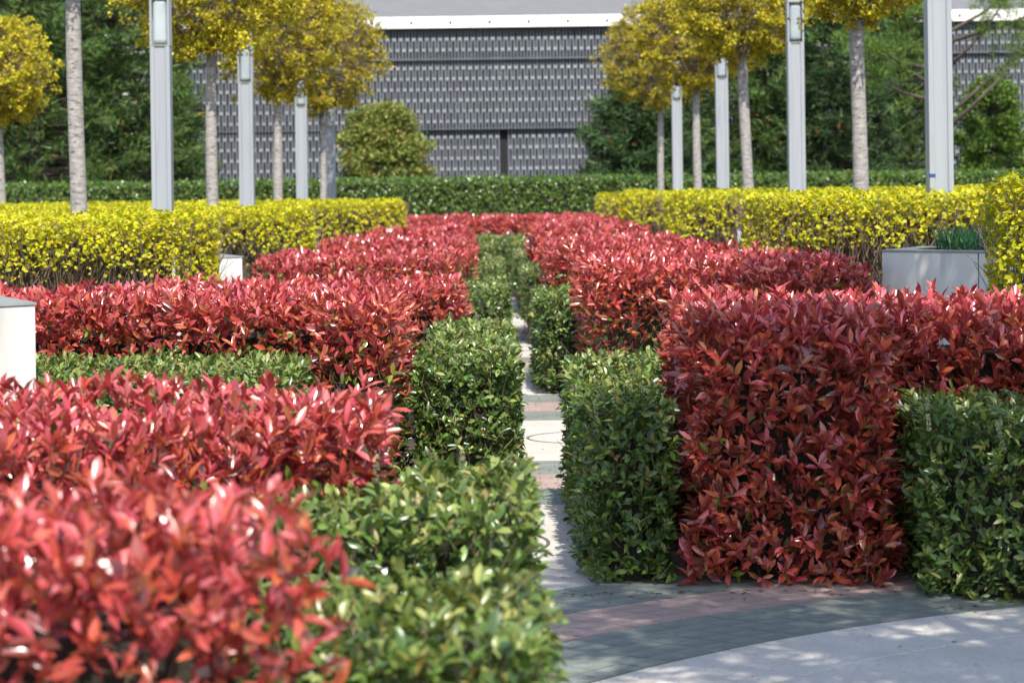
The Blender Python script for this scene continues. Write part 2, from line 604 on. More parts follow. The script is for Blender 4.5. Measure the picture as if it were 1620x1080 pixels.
def single_leaves(root, data, kind, tpl, colours, mat, count):
    """the leaves that show largest become objects of their own; returns the mask of those left over"""
    P, D, U, L, W, C, Dp, Si = data
    u = P[:, 0] / P[:, 1] * 4000
    v = (1.7 - P[:, 2]) / P[:, 1] * 4000
    view = (u > -770) & (u < 830) & (v > -280) & (v < 770)
    score = L / P[:, 1] * (Dp < 0.03) * view * (0.35 + np.abs(D[:, 0]) + 0.6 * np.abs(D[:, 2]))
    idx = np.argsort(-score)[:count]
    idx = idx[score[idx] > 0]
    var = leaf_variants(kind, tpl, colours, mat)
    x, y, z = frames(D[idx], U[idx])
    vc = np.array([c for c, _ in var])
    for j, i in enumerate(idx):
        k = int(np.argmin(((vc - C[i]) ** 2).sum(1)))
        o = bpy.data.objects.new('leaf', var[k][1])
        l = L[i]
        mw = Matrix(((x[j][0] * l * W[i], y[j][0] * l, z[j][0] * l, P[i][0]), (x[j][1] * l * W[i], y[j][1] * l, z[j][1] * l, P[i][1]),
                     (x[j][2] * l * W[i], y[j][2] * l, z[j][2] * l, P[i][2]), (0, 0, 0, 1)))
        col.objects.link(o)
        o.parent = root
        o.matrix_basis = Matrix.Translation(-root.location) @ mw
    keep = np.ones(len(P), dtype=bool)
    keep[idx] = False
    return keep


def hedge(name, kind, poly, h, label, group, seed, density, nleaf, leaf_len, tpl, single=0, core=0.13, core_top=0.14, twig_n=0, core_polys=None, **kw):
    cx = sum(p[0] for p in poly) / len(poly)
    cy = sum(p[1] for p in poly) / len(poly)
    root = empty(name, (cx, cy, 0), label, 'hedge', group)
    data = grow(kind, poly, h, seed, density, nleaf, leaf_len, **kw)
    mat = {'red': M['red_leaf'], 'green': M['green_leaf'], 'yellow': M['yellow_leaf'], 'far': M['green_leaf']}[kind]
    keep = np.ones(len(data[0]), dtype=bool)
    if single:
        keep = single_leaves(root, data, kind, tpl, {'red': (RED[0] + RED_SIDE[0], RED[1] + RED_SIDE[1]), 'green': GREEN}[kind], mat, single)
    P, D, U, L, W, C = [a[keep] for a in data[:6]]
    bulk = {'detailed': 'lance', 'narrow_detailed': 'lance_green'}.get(tpl, tpl)
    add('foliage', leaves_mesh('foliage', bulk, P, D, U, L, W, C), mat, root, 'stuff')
    inner = grow(kind, inset(poly, min(0.09, 0.2 * thickness(poly))), h - 0.09, seed + 60, density * (0.75 if single else 0.45), max(3, nleaf - 2), leaf_len * 1.15, **kw)
    add('inner_foliage', leaves_mesh('inner_foliage', 'kite', *inner[:6]), mat, root, 'stuff')
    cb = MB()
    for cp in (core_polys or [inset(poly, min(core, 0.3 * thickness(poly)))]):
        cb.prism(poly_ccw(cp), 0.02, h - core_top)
    cb.build('branches', M['hedge_core'], root)  # solid filler, not real branches: interior shade is put into its near-black colour
    if twig_n:
        r = np.random.default_rng(seed + 77)
        A, N, S = surface_samples(poly, h * 0.94, twig_n, 0.05, 0.2, 0.6, seed + 78)
        A = A - N * r.uniform(0.05, 0.14, (len(A), 1))
        dirs = norm(N * 0.5 + np.array([0, 0, 0.9]) + r.normal(0, 0.35, (len(A), 3)))
        twigs('twigs', A, A + dirs * r.uniform(0.06, 0.16, (len(A), 1)), r.uniform(0.0012, 0.003, len(A)), M['twig'], root)
    return root


# ------------------------------------------------------------------ ground and paving
ground = MB()
ground.v = [(-900, -300, 0), (900, -300, 0), (900, 1500, 0), (-900, 1500, 0)]
ground.f = [(0, 1, 2, 3)]
o = ground.build('ground', M['soil'])
tag(o, 'dark soil of the planting beds under the hedges', kind='structure')

C1 = (4.07, 5.71)          # centre of the round terrace whose rings cross the lower corner


def ring_piece(c, r0, r1, a0, a1, z0, z1, n=6):
    pts = [(c[0] + r0 * math.cos(a0 + (a1 - a0) * i / n), c[1] + r0 * math.sin(a0 + (a1 - a0) * i / n)) for i in range(n + 1)]
    pts += [(c[0] + r1 * math.cos(a1 - (a1 - a0) * i / n), c[1] + r1 * math.sin(a1 - (a1 - a0) * i / n)) for i in range(n + 1)]
    return MB().prism(poly_ccw(pts), z0, z1)


# bed of mortar under the paving
o = ring_piece(C1, 0.3, 6.19, R(80), R(200), 0.0, 0.012, 48).build('terrace_pavement', M['joint'])
tag(o, 'round paved terrace with coloured rings at the lower corner', kind='structure')
terrace = o
slab_rings = [(4.225, 4.715, 15.5, 3.0), (3.40, 4.217, 15.5, -5.0), (2.2, 3.392, 22, 2.0)]
for r0, r1, step, off in slab_rings:
    a = 84.0 + off
    while a < 190:
        g = 0.004 / r1
        p = ring_piece(C1, r0, r1, R(a) + g, R(a + step) - g, 0.012, 0.030 + random.uniform(-0.0012, 0.0012), 10)
        p.build('slab', M['concrete_paving'], terrace, bevel=0.003)
        a += step


def ring_band(r0, r1, rows, mat, label):
    band = ring_piece(C1, r0, r1, R(96), R(160), 0.012, 0.0165, 40).build('paving_band', M['joint'])
    tag(band, label, kind='structure')
    w = (r1 - r0) / rows
    mesh_cache = []
    for q in range(5):
        me = MB().box(-0.069, 0.069, -w / 2 + 0.0025, w / 2 - 0.0025, -0.012, 0.0 + 0.0006 * q).v
        mb = MB().box(-0.069, 0.069, -w / 2 + 0.0025, w / 2 - 0.0025, -0.012, 0.0005 * q)
        me = bpy.data.meshes.new('paver')
        me.from_pydata(mb.v, [], mb.f)
        me.materials.append(mat)
        mesh_cache.append(me)
    for k in range(rows):
        rr = r0 + w * (k + 0.5)
        step = 0.1425 / rr
        a = R(104) + (step / 2 if k % 2 else 0)
        while a < R(149):
            o = bpy.data.objects.new('paver', random.choice(mesh_cache))
            o.location = (C1[0] + rr * math.cos(a), C1[1] + rr * math.sin(a), 0.030)
            o.rotation_euler = (random.gauss(0, 0.004), random.gauss(0, 0.004), a + math.pi / 2 + random.gauss(0, 0.006))
            col.objects.link(o)
            o.parent = band
            a += step


ring_band(4.725, 5.265, 5, M['green_paver'], 'grey green ring of small pavers next to the pale slabs')
ring_band(5.275, 5.685, 4, M['red_paver'], 'dull red ring of small pavers between two green rings')
ring_band(5.695, 6.165, 4, M['green_paver'], 'outer grey green ring of small pavers at the hedge foot')

# the straight path between the hedges: pale slabs, and cross bands green, red, green
o = MB().box(-0.36, 1.15, 9.6, 52, 0.0, 0.008).build('path', M['joint'])
tag(o, 'narrow paved path running between the hedges', kind='structure')
path = o
starts = [(10.0, 13.45), (15.62, 18.35), (20.65, 23.2), (25.3, 28.0), (30.1, 33), (35.1, 38), (40.1, 43), (45, 48)]
for i, (y0, y1) in enumerate(starts):
    for x0, x1 in ((-0.34, 1.1),):
        ym = (y0 + y1) / 2 - 0.55
        for a, b_ in ((y0 + 0.004, ym - 0.004), (ym + 0.004, y1 - 0.004)):
            MB().box(x0, x1, a, b_, 0.006, 0.022 + random.uniform(-0.001, 0.001)).build('slab', M['concrete_paving'], path)
    ncx, ncy, rr = ((-0.40, 12.0, 0.64), (0.62, 17.05, 0.41), (-0.38, 22.0, 0.55))[i % 3] if i < 3 else (0.5, (y0 + y1) / 2, 0.4)
    a_in = 0.0 if ncx - rr > -0.33 else math.acos((-0.33 - ncx) / rr) if ncx > -0.33 else math.acos(max(-1, min(1, (-0.33 - ncx) / rr)))
    lim = (0.0, 2 * math.pi - 0.001) if a_in == 0.0 else (-a_in, a_in)
    ring_piece((ncx, ncy), rr - 0.009, rr + 0.009, lim[0], lim[1], 0.020, 0.0255, 64).build('ring_joint', M['joint'], path)
    nx = starts[i + 1][0] if i + 1 < len(starts) else y1 + 2
    t = (nx - y1) / 3
    for k, (mt, nm) in enumerate((('green_paver', 'green_band'), ('red_paver', 'red_band'), ('green_paver', 'green_band'))):
        rows = 6
        band = MB()
        w = t / rows
        for q in range(rows):
            x = -0.35 + (0.1 if q % 2 else 0)
            while x < 1.05:
                ya = y1 + t * k + w * q
                band.box(x + 0.002, min(x + 0.2, 1.1) - 0.002, ya + 0.002, ya + w - 0.002, 0.006, 0.022 + random.uniform(-0.001, 0.001))
                x += 0.2
        band.build(nm, M[mt], path, kind='stuff')

# ------------------------------------------------------------------ building behind
BY = 88.0
bld = empty('screen_building', (0, BY, 0), 'long grey building clad in a pierced lattice screen under a white roof edge', 'building')
BX0, BX1 = -11.6, 21.0
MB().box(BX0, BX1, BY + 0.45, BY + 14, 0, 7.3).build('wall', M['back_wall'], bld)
PX, PZ = 0.229, 0.372            # block spacing in a row, row spacing


def screen(name, x0, x1, z0, z1, y, zrow0, bar=M['screen'], phase=0, fine=False):
    bars, blocks, fill = MB(), MB(), MB()
    half = PX / 2
    n0, n1 = math.ceil(x0 / half), math.floor(x1 / half)
    for i in range(n0, n1 + 1):
        x = i * half
        if x - 0.03 < x0 or x + 0.03 > x1:
            continue
        bars.box(x - 0.021, x + 0.021, y, y + 0.14, z0, z1)
    k = 0
    z = zrow0
    while z - 0.05 > z0:
        z -= PZ
    row = 0
    while z + 0.05 < z1:
        if z - 0.05 > z0:
            for i in range(n0, n1):
                if (i + row + phase) % 2 == 0:
                    x = (i + 0.5) * half
                    if x - 0.06 > x0 and x + 0.06 < x1:
                        blocks.box(x - 0.056, x + 0.056, y - 0.012 - random.uniform(0, 0.012), y + 0.10, z - 0.048, z + 0.048)
                        fill.box(x - 0.034, x + 0.034, y + 0.085, y + 0.13, max(z0, z + 0.05), min(z1, z + 0.05 + PZ * 0.7))
        z += PZ
        row += 1
    rail = bars.build(name, bar, bld, 'stuff')
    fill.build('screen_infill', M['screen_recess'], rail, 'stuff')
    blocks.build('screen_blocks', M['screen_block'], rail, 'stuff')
    return rail


screen('upper_screen', BX0, BX1, 6.27, 7.32, BY + 0.05, 6.95, phase=0)
screen('middle_screen', BX0, BX1, 3.83, 6.25, BY + 0.16, 5.95, phase=1)
screen('lower_screen', -2.9, 0.26, 0.4, 3.80, BY + 0.28, 3.55)
screen('lower_screen', 0.50, 3.6, 0.4, 3.80, BY + 0.28, 3.55, phase=1)
screen('lower_screen', BX0, -2.93, 0.4, 3.81, BY + 0.16, 3.55, phase=1)
screen('lower_screen', 3.63, BX1, 0.4, 3.81, BY + 0.16, 3.55)
MB().box(0.262, 0.498, BY + 0.40, BY + 0.44, 0.3, 3.82).build('door_gap', M['black_gap'], bld)  # shade of the deep door gap, put into a solid black strip
MB().box(BX0, BX1, BY + 0.02, BY + 0.20, 6.235, 6.268).build('ledge', M['screen'], bld)
MB().box(BX0, BX1, BY + 0.1, BY + 0.44, 3.812, 3.83).build('ledge', M['screen'], bld)
x = BX0
i = 0
while x < BX1:
    p = MB().box(x + 0.004, x + 1.36 - 0.004, BY - 0.22, BY + 0.44, 7.33, 7.72).build('fascia_panel', M['fascia'], bld, bevel=0.008)
    MB().tube([(x + 0.68, BY - 0.222, 7.52), (x + 0.68, BY - 0.25, 7.52)], [0.05, 0.05], 10).build('bolt', M['black_gap'], p)
    x += 1.36
roof = MB()
roof.v = [(BX0, BY - 0.15, 7.74), (BX1, BY - 0.15, 7.74), (BX1, BY + 14, 12.2), (BX0, BY + 14, 12.2), (BX0, BY - 0.15, 7.725), (BX1, BY - 0.15, 7.725), (BX1, BY + 14, 7.3), (BX0, BY + 14, 7.3)]
roof.f = [(0, 1, 2, 3), (7, 6, 5, 4), (0, 4, 5, 1), (1, 5, 6, 2), (2, 6, 7, 3), (3, 7, 4, 0)]
roof.build('roof', M['roof_grey'], bld)


# ------------------------------------------------------------------ lamps
def lamp(x, y, zj, label, grp, tape=False):
    root = empty('lamp_column', (x, y, 0), label, 'lamp', grp)
    w = 0.104
    col_m = MB()
    pts = [(-w, -w), (-0.06, -w), (-0.055, -w + 0.012), (0.055, -w + 0.012), (0.06, -w), (w, -w), (w, w), (-w, w)]
    col_m.prism([(x + a, y + b_) for a, b_ in pts], 0, zj - 0.012)
    col_m.build('column', M['pole_metal'], root, bevel=0.004)
    MB().box(x - w - 0.002, x + w + 0.002, y - w - 0.002, y + w + 0.002, zj - 0.010, zj + 0.004).build('joint_plate', M['lamp_dirt'], root)
    top = zj + 0.50
    lf = MB()
    for sx in (-1, 1):
        for sy in (-1, 1):
            lf.box(x + sx * (w - 0.011) - 0.011, x + sx * (w - 0.011) + 0.011, y + sy * (w - 0.011) - 0.011, y + sy * (w - 0.011) + 0.011, zj + 0.004, top)
    fr = lf.build('lantern_frame', M['pole_metal'], root)
    MB().box(x - 0.072, x + 0.072, y - 0.072, y + 0.072, zj + 0.03, top - 0.02).build('lamp_shade', M['lamp_white'], root, bevel=0.03)
    MB().box(x - w + 0.004, x + w - 0.004, y - w + 0.002, y - w + 0.005, zj + 0.006, top - 0.002).build('pane', M['lantern_glass'], fr)
    for sx in (-1, 1):
        MB().box(x + sx * (w - 0.005) - 0.0015, x + sx * (w - 0.005) + 0.0015, y - w + 0.024, y + w - 0.024, zj + 0.006, top - 0.002).build('pane', M['lamp_white'], fr)
    MB().box(x - w + 0.023, x + w - 0.023, y + w - 0.006, y + w - 0.003, zj + 0.006, top - 0.002).build('pane', M['lamp_white'], fr)
    MB().box(x - w, x + w, y - w, y + w, top + 0.002, top + 0.05).build('cap', M['pole_metal'], root, bevel=0.006)
    MB().box(x - w * 0.9, x + w * 0.9, y - w * 0.9, y + w * 0.9, top + 0.05, top + 0.30).build('head', M['lamp_white'], root, bevel=0.01)
    if tape:
        MB().box(x - w - 0.004, x - w + 0.05, y - w - 0.003, y - w + 0.02, 1.755, 1.785).build('tape', M['blue_tape'], root)


LG = 'square grey lamp columns along the rows'
lamp(-3.50, 26.8, 3.27, 'widest grey lamp column of the left row, a glass lantern at its top', LG)
lamp(-3.50, 36.0, 3.27, 'second grey lamp column of the left row, between two round yellow trees', LG)
lamp(-3.50, 46.4, 3.27, 'third grey lamp column of the left row, its lantern against yellow blossom', LG)
lamp(-3.50, 54.7, 3.10, 'thinnest grey lamp column of the left row, beside the round olive bush', LG)
lamp(3.87, 21.9, 4.2, 'widest grey lamp column of the right row with a blue mark', LG, True)
lamp(3.87, 32.2, 3.52, 'second widest grey lamp column of the right row, before dark conifers', LG)
lamp(3.87, 42.6, 3.52, 'third grey lamp column of the right row, between two pale trunks', LG)
lamp(3.87, 53.0, 3.52, 'thinnest grey lamp column of the right row, nearest the blue green conifer', LG)


# ------------------------------------------------------------------ round flowering trees
BLOSSOM = ([(0.45, 0.39, 0.022), (0.53, 0.47, 0.028), (0.35, 0.31, 0.022), (0.30, 0.22, 0.03), (0.41, 0.32, 0.024)], [34, 24, 20, 10, 12])


def round_tree(x, y, r_trunk, z_fork, cz, cr, label, grp, seed, lean=0.0, flat=0.92, n_cl=720, olive=0.0):
    r = np.random.default_rng(seed)
    root = empty('blossoming_tree', (x, y, 0), label, 'tree', grp)
    tk = MB()
    n = 14
    pts, rad = [], []
    for i in range(n):
        t = i / (n - 1)
        pts.append((x + lean * t + 0.012 * math.sin(5 * t + seed), y + 0.01 * math.cos(4 * t + seed), z_fork * t))
        rad.append(r_trunk * (1.12 - 0.30 * t) * (1 + 0.03 * math.sin(9 * t + seed) + (0.35 if i == 0 else 0)) * (1.06 if i == n - 1 else 1))
    tk.tube(pts, rad, 14)
    tk.build('trunk', M['bark'], root, smooth=True)
    fork = np.array(pts[-1])
    ctr = np.array([fork[0], fork[1], cz])
    # limbs
    limbs = MB()
    tips = []
    for k in range(11):
        a = 2 * math.pi * k / 11 + r.uniform(-0.3, 0.3)
        el = r.uniform(0.25, 1.25)
        tip = ctr + np.array([math.cos(a) * math.cos(el), math.sin(a) * math.cos(el), math.sin(el) * flat - 0.25]) * cr * 0.62
        mid = fork * 0.55 + tip * 0.45 + np.array([0, 0, -0.05]) + r.normal(0, 0.06, 3)
        limbs.tube([tuple(fork), tuple(mid), tuple(tip)], [r_trunk * 0.38, r_trunk * 0.24, r_trunk * 0.1], 6)
        tips += [mid, tip, (mid + tip) / 2]
    limbs.build('limbs', M['bark'], root, smooth=True)
    tips = np.array(tips)
    # blossom clusters, most of them near the outside of an uneven ball
    d = norm(r.normal(size=(n_cl, 3)))
    rad_n = 1 + 0.10 * sines(d * 2.2, seed + 1, 1.4) + 0.05 * sines(d * 5, seed + 2, 1.5)
    shell = np.where(r.random(n_cl) < 0.72, r.uniform(0.80, 1.0, n_cl), r.uniform(0.35, 0.85, n_cl))
    q = ctr + d * (cr * rad_n * shell)[:, None] * np.array([1, 1, flat])
    ok = q[:, 2] > z_fork - 0.12
    q = q[ok]
    low_q = np.stack([fork[0] + r.normal(0, 0.28, 46), fork[1] + r.normal(0, 0.28, 46), fork[2] + r.uniform(-0.02, 0.45, 46)], 1)
    q = np.concatenate([q, low_q])
    n_cl = len(q)
    j = np.argmin(((q[:, None, :] - tips[None]) ** 2).sum(2), axis=1)
    A = tips[j] + r.normal(0, 0.05, (n_cl, 3))
    twigs('twigs', A, q, r.uniform(0.005, 0.010, n_cl), M['twig'], root)
    # short side twigs
    s = r.integers(0, n_cl, n_cl)
    tt = r.uniform(0.4, 0.95, len(s))[:, None]
    sa = A[s] * (1 - tt) + q[s] * tt
    sb = sa + norm(norm(q[s] - A[s]) + r.normal(0, 0.7, (len(s), 3))) * r.uniform(0.08, 0.22, (len(s), 1))
    twigs('twigs', sa, sb, r.uniform(0.003, 0.005, len(s)), M['twig'], root)
    big = q[r.permutation(n_cl)[: int(n_cl * 0.47)]]
    ctrs = np.concatenate([big, sb[r.random(len(sb)) < 0.4]])
    k = 38
    spread_r = np.concatenate([r.uniform(0.07, 0.135, len(big)), np.full(len(ctrs) - len(big), 0.055)])
    P = np.repeat(ctrs, k, 0)
    sp = r.normal(0, 0.5, P.shape) * np.repeat(spread_r, k)[:, None] * np.array([1, 1, 0.8])
    P = P + sp
    D = norm(sp + r.normal(0, 0.04, P.shape))
    U = norm(r.normal(size=P.shape) + np.array([0, 0, 0.5]))
    L = r.uniform(0.03, 0.06, len(P))
    tone = np.repeat(1.12 + r.normal(0, 0.2, len(ctrs)), k)
    C = pal(*BLOSSOM, len(P), r) * tone[:, None]
    if olive:
        C = C * (1 - olive) + np.array([0.20, 0.13, 0.03]) * olive
    C = np.clip(C, 0.003, 0.9)
    add('crown', leaves_mesh('crown', 'tri_tuft', P, D, U, L, np.ones(len(P)), C, False), M['blossom'], root, 'stuff')
    return root


TG = 'clipped round trees in yellow blossom'
round_tree(-3.52, 21.5, 0.074, 3.75, 4.9, 1.15, 'yellow blossoming tree with the thickest pale trunk, at the left', TG, 101, -0.02)
round_tree(-3.50, 31.6, 0.078, 3.42, 4.55, 1.22, 'round yellow tree behind the widest left lamp column', TG, 102, 0.0)
round_tree(-3.50, 41.4, 0.078, 3.18, 4.40, 1.12, 'round yellow tree between the second and third left lamp columns', TG, 103, -0.02, olive=0.2)
round_tree(-3.48, 52.0, 0.075, 3.28, 4.55, 1.38, 'large yellow crown farthest along the left row, above the olive bush', TG, 104, -0.01, olive=0.32, n_cl=820)
round_tree(-8.15, 42.0, 0.075, 2.95, 3.82, 0.98, 'low yellow globe tree at the left edge before dark pines', TG, 105, -0.05)
round_tree(3.87, 26.6, 0.088, 3.42, 4.55, 1.2, 'tree with the thickest pale trunk of the right row', TG, 106, -0.02, olive=0.1)
round_tree(3.87, 38.0, 0.088, 3.62, 4.55, 1.10, 'bright yellow tree with slanting trunk between two right lamp columns', TG, 107, -0.09)
round_tree(3.87, 47.6, 0.082, 3.50, 4.55, 1.15, 'yellow tree behind the third right lamp column', TG, 108, -0.02, olive=0.22)
round_tree(3.86, 58.0, 0.08, 3.65, 4.75, 1.42, 'farthest yellow crown of the right row, half over the blue green conifer', TG, 109, 0.0, olive=0.36, n_cl=820)
# two more of the row stand beside the photographer and throw the dappled shade
round_tree(2.25, 5.7, 0.10, 3.6, 5.2, 1.9, 'yellow tree just outside the frame that shades the terrace', TG, 110, n_cl=1350)
round_tree(3.4, 14.5, 0.085, 3.6, 4.8, 1.5, 'yellow tree just outside the frame that shades the grey planter', TG, 111)


# ------------------------------------------------------------------ conifers and bushes behind the far hedge
def conifer(name, x, y, top, base_z, r_max, label, grp, seed, cols, n_spray=520, shape='cone', k=26, length=(0.12, 0.26), droop=-0.12, r_trunk=0.14, mat=None, tpl='tri_needle'):
    r = np.random.default_rng(seed)
    root = empty(name, (x, y, 0), label, 'tree', grp)
    MB().tube([(x, y, 0), (x + 0.03, y, top * 0.5), (x, y, top * 0.96)], [r_trunk, r_trunk * 0.6, 0.02], 8).build('trunk', M['dark_bark'], root, smooth=True)
    t = r.uniform(0, 1, n_spray) ** 1.15
    a = r.uniform(0, 2 * math.pi, n_spray)
    if shape == 'cone':
        prof = (1 - t) ** 0.75 * 0.96 + 0.04
    elif shape == 'egg':
        prof = np.sqrt(np.clip(1 - (2 * t - 0.85) ** 2 / 1.4, 0.02, 1)) * (1 - 0.35 * t)
    else:
        prof = np.sqrt(np.clip(1 - (2 * t - 1) ** 2, 0.03, 1)) ** 0.7
    tier = 1 + 0.16 * np.sin(t * 34 + 2.2 * np.sin(a * 2 + seed)) + 0.13 * np.sin(a * 3 + seed + t * 9)
    rr = r_max * prof * tier * np.where(r.random(n_spray) < 0.75, r.uniform(0.80, 1.05, n_spray), r.uniform(0.3, 0.85, n_spray))
    z = base_z + t * (top - base_z)
    Q = np.stack([x + rr * np.cos(a), y + rr * np.sin(a), z + droop * rr], 1)
    out = np.stack([np.cos(a), np.sin(a), np.full(n_spray, 0.35)], 1)
    A = np.stack([np.full(n_spray, x), np.full(n_spray, y), np.clip(z - 0.15 * rr, 0.2, top)], 1)
    twigs('branches', A, Q, r.uniform(0.012, 0.022, n_spray), M['dark_bark'], root)
    P = np.repeat(Q, k, 0) + r.normal(0, 0.11, (n_spray * k, 3)) * np.array([1, 1, 0.65])
    D = norm(np.repeat(out, k, 0) * 0.8 + r.normal(0, 0.65, P.shape) + np.array([0, 0, 0.12]))
    U = norm(r.normal(size=P.shape) + np.array([0, 0, 0.8]))
    L = r.uniform(length[0], length[1], len(P)) * 1.12
    tone = np.repeat(1 + r.normal(0, 0.22, n_spray), k)
    C = np.clip(pal(*cols, len(P), r) * tone[:, None], 0.004, 0.6)
    add('crown', leaves_mesh('crown', tpl, P, D, U, L, np.full(len(P), 0.7 if tpl == 'tri_tuft' else 1.35), C, False), mat or M['needle'], root, 'stuff')
    return root


PINE = ([(0.062, 0.118, 0.028), (0.094, 0.164, 0.035), (0.041, 0.078, 0.028), (0.149, 0.203, 0.043), (0.234, 0.133, 0.047)], [34, 30, 20, 13, 2])
BLUEG = ([(0.043, 0.086, 0.030), (0.065, 0.120, 0.039), (0.031, 0.060, 0.024), (0.100, 0.149, 0.045), (0.269, 0.090, 0.027)], [34, 32, 20, 13, 1])
BRIGHT = ([(0.086, 0.161, 0.023), (0.129, 0.210, 0.030), (0.051, 0.099, 0.021), (0.172, 0.235, 0.035)], [34, 30, 22, 14])
OLIVE = ([(0.233, 0.225, 0.047), (0.171, 0.233, 0.047), (0.296, 0.240, 0.062), (0.124, 0.202, 0.039)], [34, 28, 18, 20])
CG = 'dark conifers behind the far hedge'
conifer('pine_tree', -9.75, 66, 9.6, 0.2, 2.3, 'dense dark pine filling the gap behind the widest left lamp column', CG, 201, PINE, 1350, 'egg', 52)
conifer('pine_tree', -11.7, 64, 9.4, 0.2, 2.2, 'dark green pine behind the thick left trunk', CG, 202, PINE, 1200, 'egg', 52)
conifer('pine_tree', -13.6, 69, 10.0, 0.2, 2.7, 'brighter green pine at the upper left corner', CG, 203, BRIGHT, 1200, 'egg', 52)
conifer('pine_tree', -8.55, 68, 5.2, 0.2, 1.15, 'slim pine at the edge of the left pine group', CG, 204, PINE, 420, 'cone', 52)
conifer('pine_tree', -16.2, 80, 11.5, 0.1, 3.4, 'distant pine behind the low globe tree at the left edge', CG, 212, PINE, 1300, 'egg', 52)
conifer('pine_tree', -12.8, 82, 11.5, 0.1, 3.4, 'distant pine glimpsed between the left edge tree and thick trunk', CG, 213, PINE, 1300, 'egg', 52)
conifer('conifer', 3.75, 65, 4.75, 0.3, 1.55, 'blue green conifer at the right end of the lattice wall', CG, 205, BLUEG, 1040, 'egg', 52)
conifer('conifer', 5.0, 70, 5.0, 0.3, 1.7, 'dark conifer behind the bare trunks of the right row', CG, 206, BLUEG, 728, 'egg', 52)
conifer('cypress_tree', 7.3, 68, 7.6, 0.2, 1.7, 'tall dark cypress left of the second widest right lamp column', CG, 207, PINE, 1230, 'egg', 52)
conifer('cypress_tree', 9.2, 67, 7.8, 0.2, 1.65, 'tall cypress between the second lamp column and thick right trunk', CG, 208, BLUEG, 1066, 'egg', 52)
conifer('cypress_tree', 11.1, 70, 8.2, 0.2, 1.75, 'brighter tall cypress right of the thick right trunk', CG, 209, PINE, 1230, 'egg', 52)
conifer('round_bush', -2.72, 63, 3.80, 0.0, 0.96, 'round olive green bush before the lattice wall', None, 210, OLIVE, 680, 'oval', 70, (0.05, 0.10), 0.0, 0.06, M['needle'], 'tri_tuft')
conifer('round_bush', 12.65, 64, 4.25, 0.1, 0.75, 'yellowish green bush by the lattice at the right edge', None, 211, BRIGHT, 480, 'oval', 70, (0.05, 0.11), 0.0, 0.06, M['needle'], 'tri_tuft')

# open pine whose boughs reach in at the upper right
pr = np.random.default_rng(31)
px_, py_ = 10.6, 60.0
open_pine = empty('pine_tree', (px_, py_, 0), 'open pine with bare boughs reaching over the upper right corner', 'tree', CG)
MB().tube([(px_, py_, 0), (px_ + 0.05, py_, 2.6), (px_ + 0.2, py_, 6.5)], [0.16, 0.12, 0.07], 9).build('trunk', M['dark_bark'], open_pine, smooth=True)
bm_, ends = MB(), []
for (z0, tip) in ((2.9, (12.9, 59.6, 5.2)), (3.2, (13.6, 60.3, 5.9)), (4.3, (12.1, 59.2, 6.0)), (3.6, (8.7, 59.3, 4.35)), (4.4, (8.3, 60.5, 5.1)), (5.2, (12.9, 60.8, 6.6)),
                  (5.4, (9.2, 59.7, 6.3)), (6.1, (11.4, 60.2, 7.0)), (3.9, (9.0, 58.9, 5.0)), (5.0, (14.2, 59.5, 6.3)), (4.9, (10.1, 59.0, 6.2))):
    s0 = Vector((px_ + 0.1, py_, z0))
    t0 = Vector(tip)
    mid = s0.lerp(t0, 0.5) + Vector((0, 0, -0.12))
    bm_.tube([s0, mid, t0], [0.055, 0.035, 0.012], 6)
    for q in range(34):
        f = pr.uniform(0.55, 1.05)
        ends.append(np.array(s0.lerp(t0, f)) + pr.normal(0, 0.26, 3) * np.array([1, 1, 0.7]))
bm_.build('boughs', M['dark_bark'], open_pine, smooth=True)
Q = np.array(ends)
P = np.repeat(Q, 34, 0) + pr.normal(0, 0.06, (len(Q) * 34, 3))
D = norm(pr.normal(0, 0.7, P.shape) + np.array([0, -0.2, 0.5]))
C = np.clip(pal(*BRIGHT, len(P), pr), 0.004, 0.5)
add('crown', leaves_mesh('crown', 'needle', P, D, norm(pr.normal(size=P.shape)), pr.uniform(0.12, 0.24, len(P)), np.ones(len(P)) * 1.2, C, False), M['needle'], open_pine, 'stuff')

# ------------------------------------------------------------------ far clipped hedge
hedge('green_hedge', 'far', [(-15, 58), (16, 58), (16, 59.6), (-15, 59.6)], 1.98, 'long dark green clipped hedge across the whole width before the lattice wall', None, 301,
      300, 3, 0.088, 'kite', zmin=0.7, depth=0.10, wob=0.025, core=0.12, top_k=0.5, back=0.1)

# ------------------------------------------------------------------ concrete planters
def planter(poly, h, label, joints=()):
    poly = poly_ccw(poly)
    cx = sum(p[0] for p in poly) / len(poly)
    cy = sum(p[1] for p in poly) / len(poly)
    root = empty('concrete_planter', (cx, cy, 0), label, 'planter', 'pale concrete planters along the rows')
    inner = inset(poly, 0.10)
    n = len(poly)
    for i in range(n):
        a, b_ = Vector(poly[i]), Vector(poly[(i + 1) % n])
        ai, bi = Vector(inner[i]), Vector(inner[(i + 1) % n])
        cuts = [0.0] + [f for (e, f) in joints if e == i] + [1.0]
        for f0, f1 in zip(cuts[:-1], cuts[1:]):
            ln = (b_ - a).length
            g = 0.004 / ln
            f0g, f1g = f0 + (g if f0 > 0 else 0), f1 - (g if f1 < 1 else 0)
            MB().prism([tuple(a.lerp(b_, f0g)), tuple(a.lerp(b_, f1g)), tuple(ai.lerp(bi, f1g)), tuple(ai.lerp(bi, f0g))], 0, h - 0.014).build('wall_panel', M['planter_concrete'], root, bevel=0.004)
    cap = inset(poly, -0.006)
    cin = inset(poly, 0.16)
    for i in range(n):
        j = (i + 1) % n
        MB().prism([cap[i], cap[j], cin[j], cin[i]], h - 0.012, h).build('coping', M['planter_cap'], root)
    MB().prism(inset(poly, 0.165), 0.02, h - 0.02).build('soil', M['soil'], root)
    return root


